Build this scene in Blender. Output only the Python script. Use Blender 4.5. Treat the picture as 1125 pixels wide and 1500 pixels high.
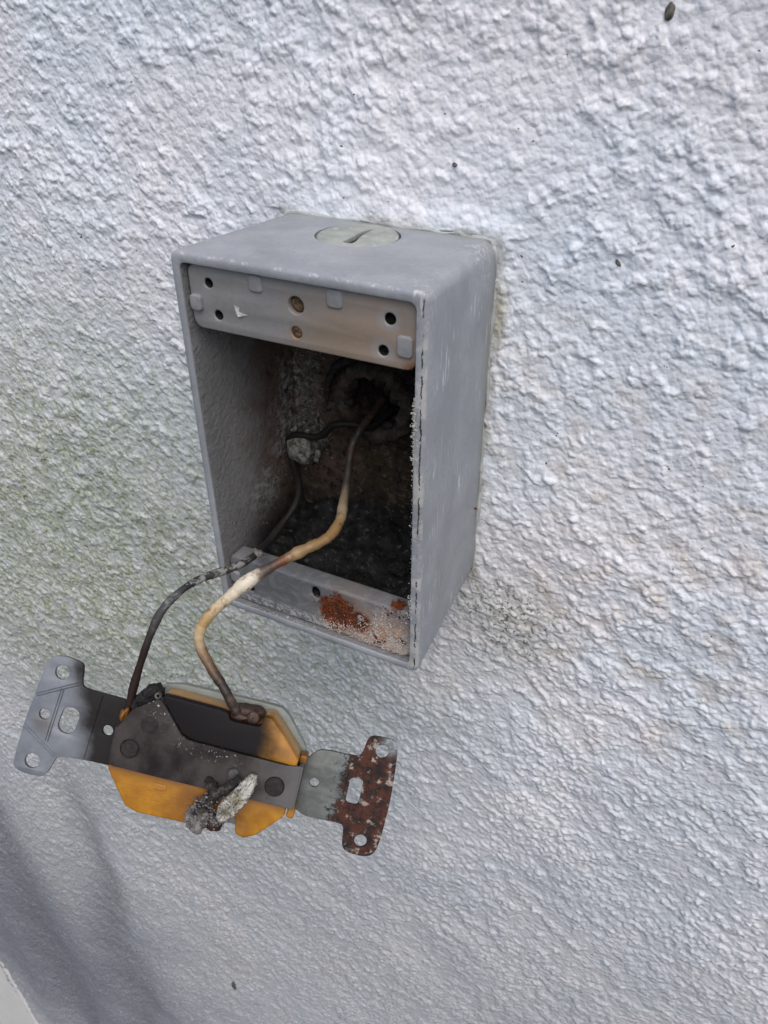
import bpy, bmesh, math, random
import numpy as np
from mathutils import Vector, Matrix

MM = 0.001
scn = bpy.context.scene
for o in list(bpy.data.objects):
    bpy.data.objects.remove(o)
COL = scn.collection
random.seed(4)
RNG = np.random.default_rng(11)

# ------------------------------------------------------------------ camera
cam_d = bpy.data.cameras.new('camera')
cam = bpy.data.objects.new('camera', cam_d)
COL.objects.link(cam)
cam_d.sensor_fit = 'VERTICAL'
cam_d.sensor_height = 36.0
cam_d.lens = 1170.976 / 1500 * 36
cam_d.clip_start = 0.01
cam_d.clip_end = 100
Rw = np.array([[0.89286928, 0.45030243, -0.00348806], [0.25556142, -0.51307986, -0.81941285], [-0.37077325, 0.73073715, -0.57319318]])
m = Matrix(((Rw[0][0], -Rw[1][0], -Rw[2][0], 139.617 * MM),
            (Rw[0][1], -Rw[1][1], -Rw[2][1], -207.338 * MM),
            (Rw[0][2], -Rw[1][2], -Rw[2][2], 178.920 * MM),
            (0, 0, 0, 1)))
cam.matrix_world = m
cam_d.dof.use_dof = True
cam_d.dof.focus_distance = 0.245
cam_d.dof.aperture_fstop = 44
scn.camera = cam

# ------------------------------------------------------------------ world, sun, exposure
SUN_DIR = Vector((0.35, -0.55, 1.0)).normalized()      # towards the sun
el = math.asin(SUN_DIR.z)
world = bpy.data.worlds.new('World')
scn.world = world
world.use_nodes = True
wn = world.node_tree
sky = wn.nodes.new('ShaderNodeTexSky')
sky.sky_type = 'NISHITA'
sky.sun_disc = False
sky.sun_elevation = el
sky.sun_rotation = math.atan2(SUN_DIR.x, SUN_DIR.y)
sky.dust_density = 3.0
sky.ozone_density = 1.0
wn.links.new(sky.outputs[0], wn.nodes['Background'].inputs[0])
wn.nodes['Background'].inputs[1].default_value = 0.15
sun_d = bpy.data.lights.new('sun', 'SUN')
sun_d.energy = 1.1
sun_d.angle = math.radians(62)
sun_d.color = (1.0, 0.97, 0.93)
sun = bpy.data.objects.new('sun', sun_d)
COL.objects.link(sun)
sun.rotation_euler = SUN_DIR.to_track_quat('Z', 'Y').to_euler()
sun.location = SUN_DIR * 3
scn.view_settings.view_transform = 'Standard'
scn.view_settings.look = 'None'
scn.view_settings.exposure = 0.22
scn.view_settings.gamma = 1.0
scn.view_settings.use_curve_mapping = False

# ------------------------------------------------------------------ helpers
def tag(o, label, cat, group=None):
    o['label'] = label
    o['category'] = cat
    if group:
        o['group'] = group
    return o

def empty(name, loc=(0, 0, 0)):
    o = bpy.data.objects.new(name, None)
    o.empty_display_size = 0.02
    o.location = [c * MM for c in loc]
    COL.objects.link(o)
    return o

def mk(name, verts, faces, mat, parent=None, smooth=False, fix=True):
    """verts in mm -> one mesh object"""
    me = bpy.data.meshes.new(name)
    me.from_pydata([tuple(c * MM for c in v) for v in verts], [], faces)
    if fix:
        bm = bmesh.new()
        bm.from_mesh(me)
        bmesh.ops.recalc_face_normals(bm, faces=bm.faces)
        bm.to_mesh(me)
        bm.free()
    for mt_ in (mat if isinstance(mat, (list, tuple)) else [mat]):
        me.materials.append(mt_)
    if smooth:
        me.polygons.foreach_set('use_smooth', [True] * len(me.polygons))
    o = bpy.data.objects.new(name, me)
    COL.objects.link(o)
    o.parent = parent
    return o

def auto_smooth(o, deg=35):
    me = o.data
    me.polygons.foreach_set('use_smooth', [True] * len(me.polygons))
    me.set_sharp_from_angle(angle=math.radians(deg))

def rrect(x0, x1, z0, z1, r, k=6, s=1):
    """rounded rectangle, counter-clockwise, 4*(k+1)*... points with s extra points per side"""
    pts = []
    cs = [(x1 - r, z1 - r, 0), (x0 + r, z1 - r, 90), (x0 + r, z0 + r, 180), (x1 - r, z0 + r, 270)]
    for i, (cx, cz, a0) in enumerate(cs):
        for j in range(k + 1):
            a = math.radians(a0 + 90 * j / k)
            pts.append((cx + r * math.cos(a), cz + r * math.sin(a)))
        if s:
            nx = cs[(i + 1) % 4]
            a = math.radians(nx[2])
            e = (nx[0] + r * math.cos(a), nx[1] + r * math.sin(a))
            b = pts[-1]
            for j in range(1, s + 1):
                t = j / (s + 1)
                pts.append((b[0] + (e[0] - b[0]) * t, b[1] + (e[1] - b[1]) * t))
    return pts

def circ(cx, cy, r, n=20, sx=1, sy=1, rot=0):
    out = []
    for i in range(n):
        a = 2 * math.pi * i / n
        x, y = r * sx * math.cos(a), r * sy * math.sin(a)
        out.append((cx + x * math.cos(rot) - y * math.sin(rot), cy + x * math.sin(rot) + y * math.cos(rot)))
    return out

def chaikin(pts, it=2, q=0.2):
    for _ in range(it):
        out = []
        for i in range(len(pts)):
            a, b = pts[i], pts[(i + 1) % len(pts)]
            out.append((a[0] + (b[0] - a[0]) * q, a[1] + (b[1] - a[1]) * q))
            out.append((a[0] + (b[0] - a[0]) * (1 - q), a[1] + (b[1] - a[1]) * (1 - q)))
        pts = out
    return pts

def plate(name, outline, holes, thick, bevel, fn, mat, parent, deform=None):
    """a plate with holes, cut from sheet or cast, fn maps (a, b, c) to local mm"""
    cu = bpy.data.curves.new(name, 'CURVE')
    cu.dimensions = '2D'
    cu.fill_mode = 'BOTH'
    cu.extrude = max(thick / 2 - bevel, 0.001)
    cu.bevel_depth = bevel
    cu.bevel_resolution = 2
    cu.offset = -bevel
    for pts in [outline] + holes:
        sp = cu.splines.new('POLY')
        sp.points.add(len(pts) - 1)
        for p, q in zip(sp.points, pts):
            p.co = (q[0], q[1], 0, 1)
        sp.use_cyclic_u = True
    tmp = bpy.data.objects.new('tmp', cu)
    COL.objects.link(tmp)
    dg = bpy.context.evaluated_depsgraph_get()
    me = bpy.data.meshes.new_from_object(tmp.evaluated_get(dg))
    bpy.data.objects.remove(tmp)
    bpy.data.curves.remove(cu)
    me.name = name
    bm = bmesh.new()
    bm.from_mesh(me)
    bmesh.ops.remove_doubles(bm, verts=bm.verts, dist=0.003)
    for v in bm.verts:
        c = fn(v.co.x, v.co.y, v.co.z)
        if deform:
            c = deform(*c)
        v.co = [k * MM for k in c]
    bmesh.ops.recalc_face_normals(bm, faces=bm.faces)
    bm.to_mesh(me)
    bm.free()
    me.materials.clear()
    me.materials.append(mat)
    o = bpy.data.objects.new(name, me)
    COL.objects.link(o)
    o.parent = parent
    auto_smooth(o, 40)
    return o

# vectorised noise ---------------------------------------------------
def _hash(ix, iy, seed):
    h = (ix.astype(np.int64) * 374761393 + iy.astype(np.int64) * 668265263 + seed * 1442695041) & 0xffffffff
    h = ((h ^ (h >> 13)) * 1274126177) & 0xffffffff
    return ((h ^ (h >> 16)) & 0xffffff) / float(0xffffff)

def perlin(x, y, seed=0):
    ix, iy = np.floor(x), np.floor(y)
    fx, fy = x - ix, y - iy
    ux, uy = fx * fx * fx * (fx * (fx * 6 - 15) + 10), fy * fy * fy * (fy * (fy * 6 - 15) + 10)
    def g(a, b):
        an = _hash(ix + a, iy + b, seed) * 2 * np.pi
        return np.cos(an) * (fx - a) + np.sin(an) * (fy - b)
    n0 = g(0, 0) * (1 - ux) + g(1, 0) * ux
    n1 = g(0, 1) * (1 - ux) + g(1, 1) * ux
    return (n0 * (1 - uy) + n1 * uy) * 1.5

def fbm(x, y, o=3, seed=0):
    s, a, t = 0, 1.0, 0
    for i in range(o):
        s = s + a * perlin(x * 2 ** i + 17.3 * i, y * 2 ** i - 9.1 * i, seed + i)
        t += a
        a *= 0.5
    return s / t

def worley(x, y, seed=0, cell=False):
    ix, iy = np.floor(x), np.floor(y)
    d = np.full(x.shape, 9.0)
    k = np.zeros(x.shape)
    for a in (-1, 0, 1):
        for b in (-1, 0, 1):
            r1 = _hash(ix + a, iy + b, seed)
            q = (ix + a + r1 - x) ** 2 + (iy + b + _hash(ix + a, iy + b, seed + 77) - y) ** 2
            if cell:
                k = np.where(q < d, r1 * 7.31 % 1.0, k)
            d = np.minimum(d, q)
    return (np.sqrt(d), k) if cell else np.sqrt(d)

def sstep(a, b, x):
    t = np.clip((x - a) / (b - a), 0, 1)
    return t * t * (3 - 2 * t)

# node helpers -------------------------------------------------------
class Mat:
    def __init__(self, name):
        self.m = bpy.data.materials.new(name)
        self.m.use_nodes = True
        self.nt = self.m.node_tree
        self.b = self.nt.nodes['Principled BSDF']
        tc = self.nt.nodes.new('ShaderNodeTexCoord')
        self.co = self.vm('SCALE', tc.outputs['Object'], s=1000.0)
    def node(self, t, ins=None, **pr):
        n = self.nt.nodes.new(t)
        for k, v in pr.items():
            setattr(n, k, v)
        for k, v in (ins or {}).items():
            self.put(n.inputs[k], v)
        return n
    def put(self, sock, v):
        if isinstance(v, bpy.types.NodeSocket):
            self.nt.links.new(v, sock)
        elif isinstance(v, (tuple, list)) and len(v) == 3 and sock.type == 'RGBA':
            sock.default_value = (*v, 1)
        else:
            sock.default_value = v
    def vm(self, op, a, b=None, s=None):
        n = self.node('ShaderNodeVectorMath', operation=op)
        self.put(n.inputs[0], a)
        if b is not None:
            self.put(n.inputs[1], b)
        if s is not None:
            self.put(n.inputs['Scale'], s)
        return n.outputs['Value'] if op in ('DISTANCE', 'LENGTH', 'DOT_PRODUCT') else n.outputs[0]
    def mt(self, op, a, b=0.0, c=0.0):
        n = self.node('ShaderNodeMath', operation=op)
        self.put(n.inputs[0], a)
        self.put(n.inputs[1], b)
        self.put(n.inputs[2], c)
        return n.outputs[0]
    def xyz(self):
        n = self.node('ShaderNodeSeparateXYZ', {0: self.co})
        return n.outputs
    def noise(self, scale, detail=4, rough=0.55, dist=0.0, co=None, off=(0, 0, 0), stretch=None):
        c = co or self.co
        if stretch:
            c = self.vm('MULTIPLY', c, stretch)
        if any(off):
            c = self.vm('ADD', c, off)
        n = self.node('ShaderNodeTexNoise', {'Vector': c, 'Scale': scale, 'Detail': detail, 'Roughness': rough, 'Distortion': dist})
        return n.outputs[0]
    def voro(self, scale, feature='F1', co=None):
        n = self.node('ShaderNodeTexVoronoi', {'Vector': co or self.co, 'Scale': scale}, feature=feature)
        return n.outputs[0]
    def mr(self, f, a, b, c=0.0, d=1.0, smooth=True):
        n = self.node('ShaderNodeMapRange', {0: f, 1: a, 2: b, 3: c, 4: d}, interpolation_type='SMOOTHSTEP' if smooth else 'LINEAR')
        return n.outputs[0]
    def mix(self, f, a, b):
        n = self.node('ShaderNodeMix', data_type='RGBA')
        self.put(n.inputs[0], f)
        self.put(n.inputs[6], a)
        self.put(n.inputs[7], b)
        return n.outputs[2]
    def spot(self, c, r, soft, amt=0.0, nz=None, sq=None):
        co = self.co
        if sq:
            co = self.vm('MULTIPLY', co, sq)
            c = tuple(a * b for a, b in zip(c, sq))
        d = self.vm('DISTANCE', co, c)
        if nz is not None:
            d = self.mt('ADD', d, self.mt('MULTIPLY', self.mt('SUBTRACT', nz, 0.5), amt))
        return self.mr(d, r + soft, r - soft)
    def bump(self, h, strength=0.5, dist=0.0005, prev=None):
        n = self.node('ShaderNodeBump', {'Height': h, 'Strength': strength, 'Distance': dist})
        if prev is not None:
            self.put(n.inputs['Normal'], prev)
        return n.outputs[0]
    def set(self, **k):
        nm = {'col': 'Base Color', 'rough': 'Roughness', 'metal': 'Metallic', 'nrm': 'Normal', 'sss': 'Subsurface Weight',
              'trans': 'Transmission Weight', 'ior': 'IOR', 'spec': 'Specular IOR Level', 'alpha': 'Alpha', 'coat': 'Coat Weight'}
        for a, v in k.items():
            self.put(self.b.inputs[nm[a]], v)
        return self

H, D, W = 116.7, 50.4, 70.0

# ------------------------------------------------------------------ materials
def m_stucco():
    M = Mat('stucco_paint')
    x, y, z = M.xyz()
    big = M.noise(0.016, 4, 0.55)
    mid = M.noise(0.09, 5, 0.6, off=(31, 3, 9))
    fine = M.noise(0.7, 5, 0.65, off=(5, 40, 2))
    col = M.mix(M.mr(big, 0.38, 0.64), (0.70, 0.745, 0.80), (0.77, 0.76, 0.785))
    col = M.mix(M.mr(fine, 0.35, 0.75, 0.0, 0.16), col, (0.56, 0.55, 0.52))
    # warm grime runs on the right of the box
    warm = M.mt('MULTIPLY', M.mr(mid, 0.46, 0.72), M.spot((120, 0, 10), 70, 60, 50, big))
    col = M.mix(M.mt('MULTIPLY', warm, 0.6), col, (0.56, 0.47, 0.37))
    # algae film on the left
    a1 = M.noise(0.11, 6, 0.68, off=(70, 0, 13))
    a2 = M.noise(0.42, 4, 0.6, off=(2, 0, 77))
    reg = M.spot((-130, 0, -90), 140, 90, 100, big)
    film = M.mt('MULTIPLY', reg, M.mr(a1, 0.30, 0.62, 0.4, 1.0))
    col = M.mix(M.mt('MULTIPLY', film, 0.9), col, (0.36, 0.40, 0.30))
    tuft = M.mt('MULTIPLY', film, M.mr(a2, 0.52, 0.62))
    col = M.mix(M.mt('MULTIPLY', tuft, 0.9), col, (0.19, 0.215, 0.07))
    # light falling off towards the foot of the wall, put into the colour
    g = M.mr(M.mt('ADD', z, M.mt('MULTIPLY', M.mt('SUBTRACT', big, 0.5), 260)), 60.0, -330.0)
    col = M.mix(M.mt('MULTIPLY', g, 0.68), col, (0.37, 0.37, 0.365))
    ll_shade = M.spot((-360, 0, -640), 220, 170, 150, big)  # shade over the lower left, painted into the colour
    col = M.mix(M.mt('MULTIPLY', ll_shade, 0.8), col, (0.17, 0.175, 0.205))
    # two soft vertical bands of shade, painted into the colour
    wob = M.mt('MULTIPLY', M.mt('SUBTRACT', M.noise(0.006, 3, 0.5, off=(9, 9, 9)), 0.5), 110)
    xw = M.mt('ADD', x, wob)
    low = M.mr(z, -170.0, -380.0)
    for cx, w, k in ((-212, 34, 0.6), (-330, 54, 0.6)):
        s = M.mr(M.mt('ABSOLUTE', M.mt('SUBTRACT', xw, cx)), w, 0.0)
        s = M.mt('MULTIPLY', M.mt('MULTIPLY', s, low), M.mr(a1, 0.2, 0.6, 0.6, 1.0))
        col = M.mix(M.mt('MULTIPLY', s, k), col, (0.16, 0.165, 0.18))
    # mould under the lower right corner of the box and along its edge
    sp = M.noise(0.62, 3, 0.6, off=(8, 1, 3))
    mreg = M.spot((84, 0, -16), 18, 16, 26, mid)
    col = M.mix(M.mt('MULTIPLY', mreg, 0.42), col, (0.34, 0.34, 0.28))
    col = M.mix(M.mt('MULTIPLY', M.mt('MULTIPLY', mreg, M.mr(sp, 0.575, 0.62)), 0.85), col, (0.05, 0.05, 0.035))
    sp2 = M.noise(0.5, 2, 0.5, off=(3, 60, 41))
    col = M.mix(M.mr(sp2, 0.755, 0.775), col, (0.07, 0.06, 0.05))
    e1 = M.spot((71.2, 0, 94), 2.0, 1.6, 4, fine, sq=(1, 0.2, 0.25))
    col = M.mix(M.mt('MULTIPLY', e1, 0.75), col, (0.32, 0.29, 0.19))
    ex = M.mt('SUBTRACT', M.mt('ABSOLUTE', M.mt('SUBTRACT', x, 35.0)), 35.0)
    ez = M.mt('SUBTRACT', M.mt('ABSOLUTE', M.mt('SUBTRACT', z, 58.35)), 58.35)
    ed = M.mt('ADD', M.mt('MAXIMUM', ex, ez), M.mt('MULTIPLY', M.mt('SUBTRACT', fine, 0.5), 5.0))
    jn = M.mt('MULTIPLY', M.mr(ed, 2.0, 0.4), M.mr(mid, 0.42, 0.60, 0.05, 0.5))
    col = M.mix(jn, col, (0.24, 0.225, 0.17))
    b = M.bump(M.mt('MULTIPLY', M.voro(0.8), -1.0), 0.3, 0.0007)
    b = M.bump(M.mt('MULTIPLY', M.voro(0.38), -1.0), 0.42, 0.0012, b)
    b = M.bump(M.noise(2.2, 4, 0.6), 0.3, 0.0003, b)
    b = M.bump(M.noise(6.0, 3, 0.6), 0.25, 0.00015, b)
    M.set(col=col, rough=0.62, nrm=b, spec=0.35)
    return M.m

def paint_base(M, warm=0.0, k=1.0):
    big = M.noise(0.07, 4, 0.6)
    fine = M.noise(0.9, 5, 0.65, off=(3, 8, 1))
    c = M.mix(M.mr(big, 0.35, 0.65), tuple(k * v for v in (0.265, 0.28, 0.30)), tuple(k * v for v in (0.335, 0.35, 0.37)))
    if warm:
        c = M.mix(warm, c, tuple(k * v for v in (0.34, 0.315, 0.29)))
    c = M.mix(M.mr(fine, 0.4, 0.8, 0, 0.35), c, tuple(k * v for v in (0.20, 0.20, 0.205)))
    return c, big, fine

def m_box_outer():
    M = Mat('grey_box_paint')
    x, y, z = M.xyz()
    c, big, fine = paint_base(M)
    # chalky vertical scuffs
    st = M.noise(0.8, 3, 0.6, off=(4, 4, 1), stretch=(1.0, 1.0, 0.16))
    gate = M.mr(M.noise(0.06, 3, 0.5, off=(50, 2, 8)), 0.45, 0.62)
    c = M.mix(M.mt('MULTIPLY', M.mt('MULTIPLY', M.mt('MULTIPLY', M.mr(st, 0.56, 0.66), M.mr(x, 62.0, 68.5, 0.08, 1.0)), gate), 0.75), c, (0.62, 0.63, 0.63))
    # chalk bloom near the wall and at the upper back corner
    cb = M.spot((68, -8, 112), 6, 6, 10, big)
    c = M.mix(M.mt('MULTIPLY', cb, M.mr(fine, 0.5, 0.65, 0, 0.6)), c, (0.6, 0.62, 0.62))
    chip = M.mt('MULTIPLY', M.mr(M.noise(0.55, 4, 0.6, off=(77, 5, 31)), 0.66, 0.70), M.mr(big, 0.42, 0.55))
    c = M.mix(M.mt('MULTIPLY', chip, 0.35), c, (0.60, 0.61, 0.60))
    dk = M.mr(M.noise(0.7, 3, 0.6, off=(17, 55, 3)), 0.70, 0.74)
    c = M.mix(M.mt('MULTIPLY', dk, 0.7), c, (0.09, 0.09, 0.085))
    wash = M.noise(0.05, 5, 0.6, off=(7, 5, 3), stretch=(1.0, 1.0, 0.35))
    c = M.mix(M.mr(wash, 0.45, 0.7, 0, 0.35), c, (0.20, 0.205, 0.205))
    # green-grey grime along the back edge
    gb = M.mr(M.mt('ADD', y, M.mt('MULTIPLY', M.mt('SUBTRACT', big, 0.5), 9)), -7.0, -0.5)
    c = M.mix(M.mt('MULTIPLY', gb, 0.55), c, (0.24, 0.26, 0.22))
    # split paint line along the right front edge and crust on the rim
    nz = M.noise(0.55, 5, 0.7, off=(1, 20, 6))
    front = M.mr(y, -49.0, -49.8)
    ln = M.mr(M.mt('ABSOLUTE', M.mt('SUBTRACT', x, M.mt('ADD', 69.3, M.mt('MULTIPLY', nz, 1.5)))), 0.26, 0.08)
    ln = M.mt('MULTIPLY', M.mt('MULTIPLY', ln, front), M.mr(M.noise(0.22, 3, 0.6, off=(7, 7, 7)), 0.44, 0.52))
    cr = M.mt('MULTIPLY', M.mt('MULTIPLY', M.mr(x, 67.0, 68.4), front), M.mr(M.noise(0.16, 5, 0.7, off=(0, 9, 3)), 0.46, 0.54))
    c = M.mix(M.mt('MULTIPLY', M.mt('MULTIPLY', cr, M.mr(fine, 0.3, 0.6, 0.45, 1.0)), 0.75), c, (0.50, 0.485, 0.45))
    c = M.mix(ln, c, (0.015, 0.014, 0.013))
    # worn light edge on top lip
    le = M.mt('MULTIPLY', M.mr(M.mt('ABSOLUTE', M.mt('SUBTRACT', z, 117.3)), 0.5, 0.1), M.mr(nz, 0.52, 0.66))
    c = M.mix(M.mt('MULTIPLY', M.mt('MULTIPLY', le, front), 0.6), c, (0.6, 0.61, 0.62))
    b = M.bump(fine, 0.35, 0.0003)
    b = M.bump(M.noise(0.25, 3, 0.5), 0.25, 0.0008, b)
    M.set(col=c, rough=M.mr(big, 0.3, 0.7, 0.42, 0.6), nrm=b, spec=0.5)
    return M.m

def m_box_inner():
    M = Mat('sooty_box_inside')
    x, y, z = M.xyz()
    c, big, fine = paint_base(M, 0.45, 0.85)
    n1 = M.noise(0.11, 6, 0.68, off=(6, 2, 40))
    n2 = M.noise(0.45, 6, 0.7, off=(16, 2, 4))
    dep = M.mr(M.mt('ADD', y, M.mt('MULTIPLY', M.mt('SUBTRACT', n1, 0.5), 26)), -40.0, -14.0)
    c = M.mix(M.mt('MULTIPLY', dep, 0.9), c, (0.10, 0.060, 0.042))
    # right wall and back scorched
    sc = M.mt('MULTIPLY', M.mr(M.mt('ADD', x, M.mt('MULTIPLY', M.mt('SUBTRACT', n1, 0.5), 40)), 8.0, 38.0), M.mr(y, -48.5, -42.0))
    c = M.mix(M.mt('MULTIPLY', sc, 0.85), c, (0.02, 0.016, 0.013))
    # yellow-brown heat stain
    hs = M.spot((34, -4, 40), 12, 12, 18, n1)
    c = M.mix(M.mt('MULTIPLY', hs, M.mr(n2, 0.38, 0.62, 0, 0.9)), c, (0.075, 0.050, 0.020))
    # rust high on the right
    ru = M.mt('MAXIMUM', M.spot((66, -34, 92), 11, 9, 16, n1), M.spot((60, -4, 46), 9, 8, 16, n1))
    c = M.mix(M.mt('MULTIPLY', ru, M.mr(n2, 0.4, 0.6)), c, (0.17, 0.042, 0.012))
    # pale zinc bloom in the left rear corner and low on the left wall
    for ctr, r in (((3, -6, 64), 8), ((3, -10, 46), 8), ((3, -26, 30), 8), ((6, -4, 84), 6)):
        zb = M.spot(ctr, r, r * 0.8, 18, n1)
        c = M.mix(M.mt('MULTIPLY', zb, M.mr(n2, 0.42, 0.60, 0, 0.8)), c, (0.42, 0.44, 0.43))
    bs = M.spot((40, -4, 66), 20, 12, 24, n1)
    c = M.mix(M.mt('MULTIPLY', bs, M.mr(n2, 0.3, 0.55, 0.3, 0.95)), c, (0.012, 0.010, 0.009))
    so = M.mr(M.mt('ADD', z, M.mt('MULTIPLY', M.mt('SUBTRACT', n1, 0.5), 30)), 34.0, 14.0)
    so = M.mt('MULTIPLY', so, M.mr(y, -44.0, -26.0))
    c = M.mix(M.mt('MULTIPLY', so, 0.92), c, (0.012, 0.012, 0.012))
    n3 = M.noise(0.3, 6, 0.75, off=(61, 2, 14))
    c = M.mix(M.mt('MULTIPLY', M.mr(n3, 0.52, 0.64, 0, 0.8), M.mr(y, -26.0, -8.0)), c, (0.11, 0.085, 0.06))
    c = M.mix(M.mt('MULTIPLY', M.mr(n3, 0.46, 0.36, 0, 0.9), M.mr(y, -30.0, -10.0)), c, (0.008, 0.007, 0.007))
    b = M.bump(n2, 1.0, 0.0014)
    b = M.bump(n3, 0.8, 0.002, b)
    M.set(col=c, rough=0.75, nrm=b, spec=0.15)
    return M.m

def m_flange_top():
    M = Mat('stained_flange_paint')
    c, big, fine = paint_base(M, 0.55, 0.70)
    n1 = M.noise(0.12, 5, 0.6, off=(3, 3, 12))
    t = M.spot((58, -48, 101), 16, 14, 22, n1)
    c = M.mix(M.mt('MULTIPLY', t, 0.6), c, (0.30, 0.205, 0.135))
    t2 = M.spot((42, -48, 98), 10, 9, 16, n1)
    c = M.mix(M.mt('MULTIPLY', t2, 0.5), c, (0.22, 0.165, 0.105))
    for cx, cz in ((60.7, 109.3), (58.9, 101.1)):
        c = M.mix(M.mt('MULTIPLY', M.spot((cx, -48, cz), 3.0, 1.0, 2, n1), 0.6), c, (0.27, 0.27, 0.27))
    ru = M.spot((67, -48, 97.5), 2.2, 1.8, 4, fine)
    c = M.mix(M.mt('MULTIPLY', ru, 0.9), c, (0.17, 0.05, 0.015))
    ru = M.spot((34.6, -48, 101), 1.9, 0.7, 1.5, fine)
    c = M.mix(M.mt('MULTIPLY', ru, 0.75), c, (0.24, 0.13, 0.07))
    b = M.bump(fine, 0.25, 0.0003)
    M.set(col=c, rough=0.5, nrm=b, spec=0.45)
    return M.m

def m_flange_low():
    M = Mat('corroded_flange_paint')
    c, big, fine = paint_base(M, 0.2, 0.48)
    n1 = M.noise(0.16, 6, 0.7, off=(3, 3, 12))
    n2 = M.noise(0.8, 6, 0.72, off=(9, 3, 5))
    sw = M.noise(0.12, 3, 0.5, dist=3.0, off=(0, 0, 8))
    c = M.mix(M.mr(sw, 0.52, 0.62, 0, 0.35), c, (0.25, 0.25, 0.25))
    # salts
    salt = M.spot((58, -48, 7), 13, 9, 16, n1, sq=(1, 1, 1.4))
    salt2 = M.spot((44, -48, 5), 6, 5, 12, n1)
    s = M.mt('MAXIMUM', salt, salt2)
    c = M.mix(M.mt('MULTIPLY', s, M.mr(n2, 0.3, 0.58, 0.3, 1.0)), c, M.mix(M.mr(n1, 0.42, 0.6), (0.46, 0.45, 0.42), (0.40, 0.25, 0.165)))
    edge = M.spot((20, -48, 2.8), 3.4, 2, 4, n2, sq=(0.12, 1, 1))
    c = M.mix(M.mt('MULTIPLY', edge, M.mr(n2, 0.42, 0.6, 0, 0.8)), c, (0.58, 0.58, 0.57))
    # rust
    r1 = M.spot((42.8, -48, 11.6), 6.6, 0.8, 18, n1)
    r2 = M.spot((50.2, -48, 10.4), 4.0, 0.8, 8, n1)
    r3 = M.spot((38.6, -48, 14.0), 3.2, 0.7, 7, n1)
    r4 = M.spot((62.5, -46, 20), 2.4, 1.0, 6, n2)
    r5 = M.spot((57, -48, 5), 1.6, 0.8, 5, n2)
    r = M.mt('MAXIMUM', M.mt('MAXIMUM', r1, r2), M.mt('MAXIMUM', r3, M.mt('MAXIMUM', r4, r5)))
    bleed = M.spot((46.5, -48, 10.5), 8.5, 6, 10, n1)
    c = M.mix(M.mt('MULTIPLY', bleed, 0.5), c, (0.20, 0.095, 0.045))
    rc = M.mix(M.mr(n2, 0.35, 0.65), (0.040, 0.010, 0.005), (0.17, 0.040, 0.010))
    c = M.mix(r, c, rc)
    bl = M.spot((64.5, -48, 8), 1.6, 0.8, 5, n2)
    c = M.mix(M.mt('MULTIPLY', bl, 0.9), c, (0.03, 0.032, 0.035))
    b = M.bump(n2, 0.5, 0.0007)
    M.set(col=c, rough=0.62, nrm=b, spec=0.35)
    return M.m

def m_simple(name, c1, c2, scale, rough=0.6, metal=0.0, bump=0.4, bd=0.0004, spec=0.4, lo=0.35, hi=0.65, c3=None, sss=0.0):
    M = Mat(name)
    n = M.noise(scale, 6, 0.65)
    c = M.mix(M.mr(n, lo, hi), c1, c2)
    if c3:
        c = M.mix(M.mr(M.noise(scale * 2.3, 5, 0.65, off=(5, 19, 3)), 0.56, 0.66), c, c3)
    b = M.bump(M.noise(scale * 2, 6, 0.65, off=(2, 2, 2)), bump, bd)
    M.set(col=c, rough=rough, metal=metal, nrm=b, spec=spec if max(c2) > 0.06 else 0.15)
    if sss:
        M.set(sss=sss)
        M.b.inputs['Subsurface Radius'].default_value = (0.004, 0.002, 0.001)
    return M.m

def m_ear_clean():
    M = Mat('smoked_strap_metal')
    x, y, z = M.xyz()
    n1 = M.noise(0.12, 5, 0.6)
    n2 = M.noise(0.9, 5, 0.65, off=(4, 4, 4))
    c = M.mix(M.mr(n1, 0.35, 0.65), (0.16, 0.17, 0.185), (0.225, 0.235, 0.25))
    # soot creeping out from the body
    s = M.mr(M.mt('ADD', x, M.mt('ADD', M.mt('MULTIPLY', M.mt('SUBTRACT', n1, 0.5), 12), M.mt('MULTIPLY', y, 0.35))), -45.0, -36.0)
    c = M.mix(M.mt('MULTIPLY', s, 0.96), c, (0.012, 0.009, 0.008))
    s2 = M.spot((-50.5, -5.2, -9), 2.4, 2.0, 3, n1)
    c = M.mix(M.mt('MULTIPLY', s2, 0.6), c, (0.10, 0.075, 0.06))
    b = M.bump(n2, 0.2, 0.0002)
    M.set(spec=M.mr(s, 0, 1, 0.5, 0.1), col=c, metal=M.mr(s, 0.0, 1.0, 0.55, 0.0), rough=M.mr(n2, 0.3, 0.7, 0.38, 0.52), nrm=b)
    return M.m

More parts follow.
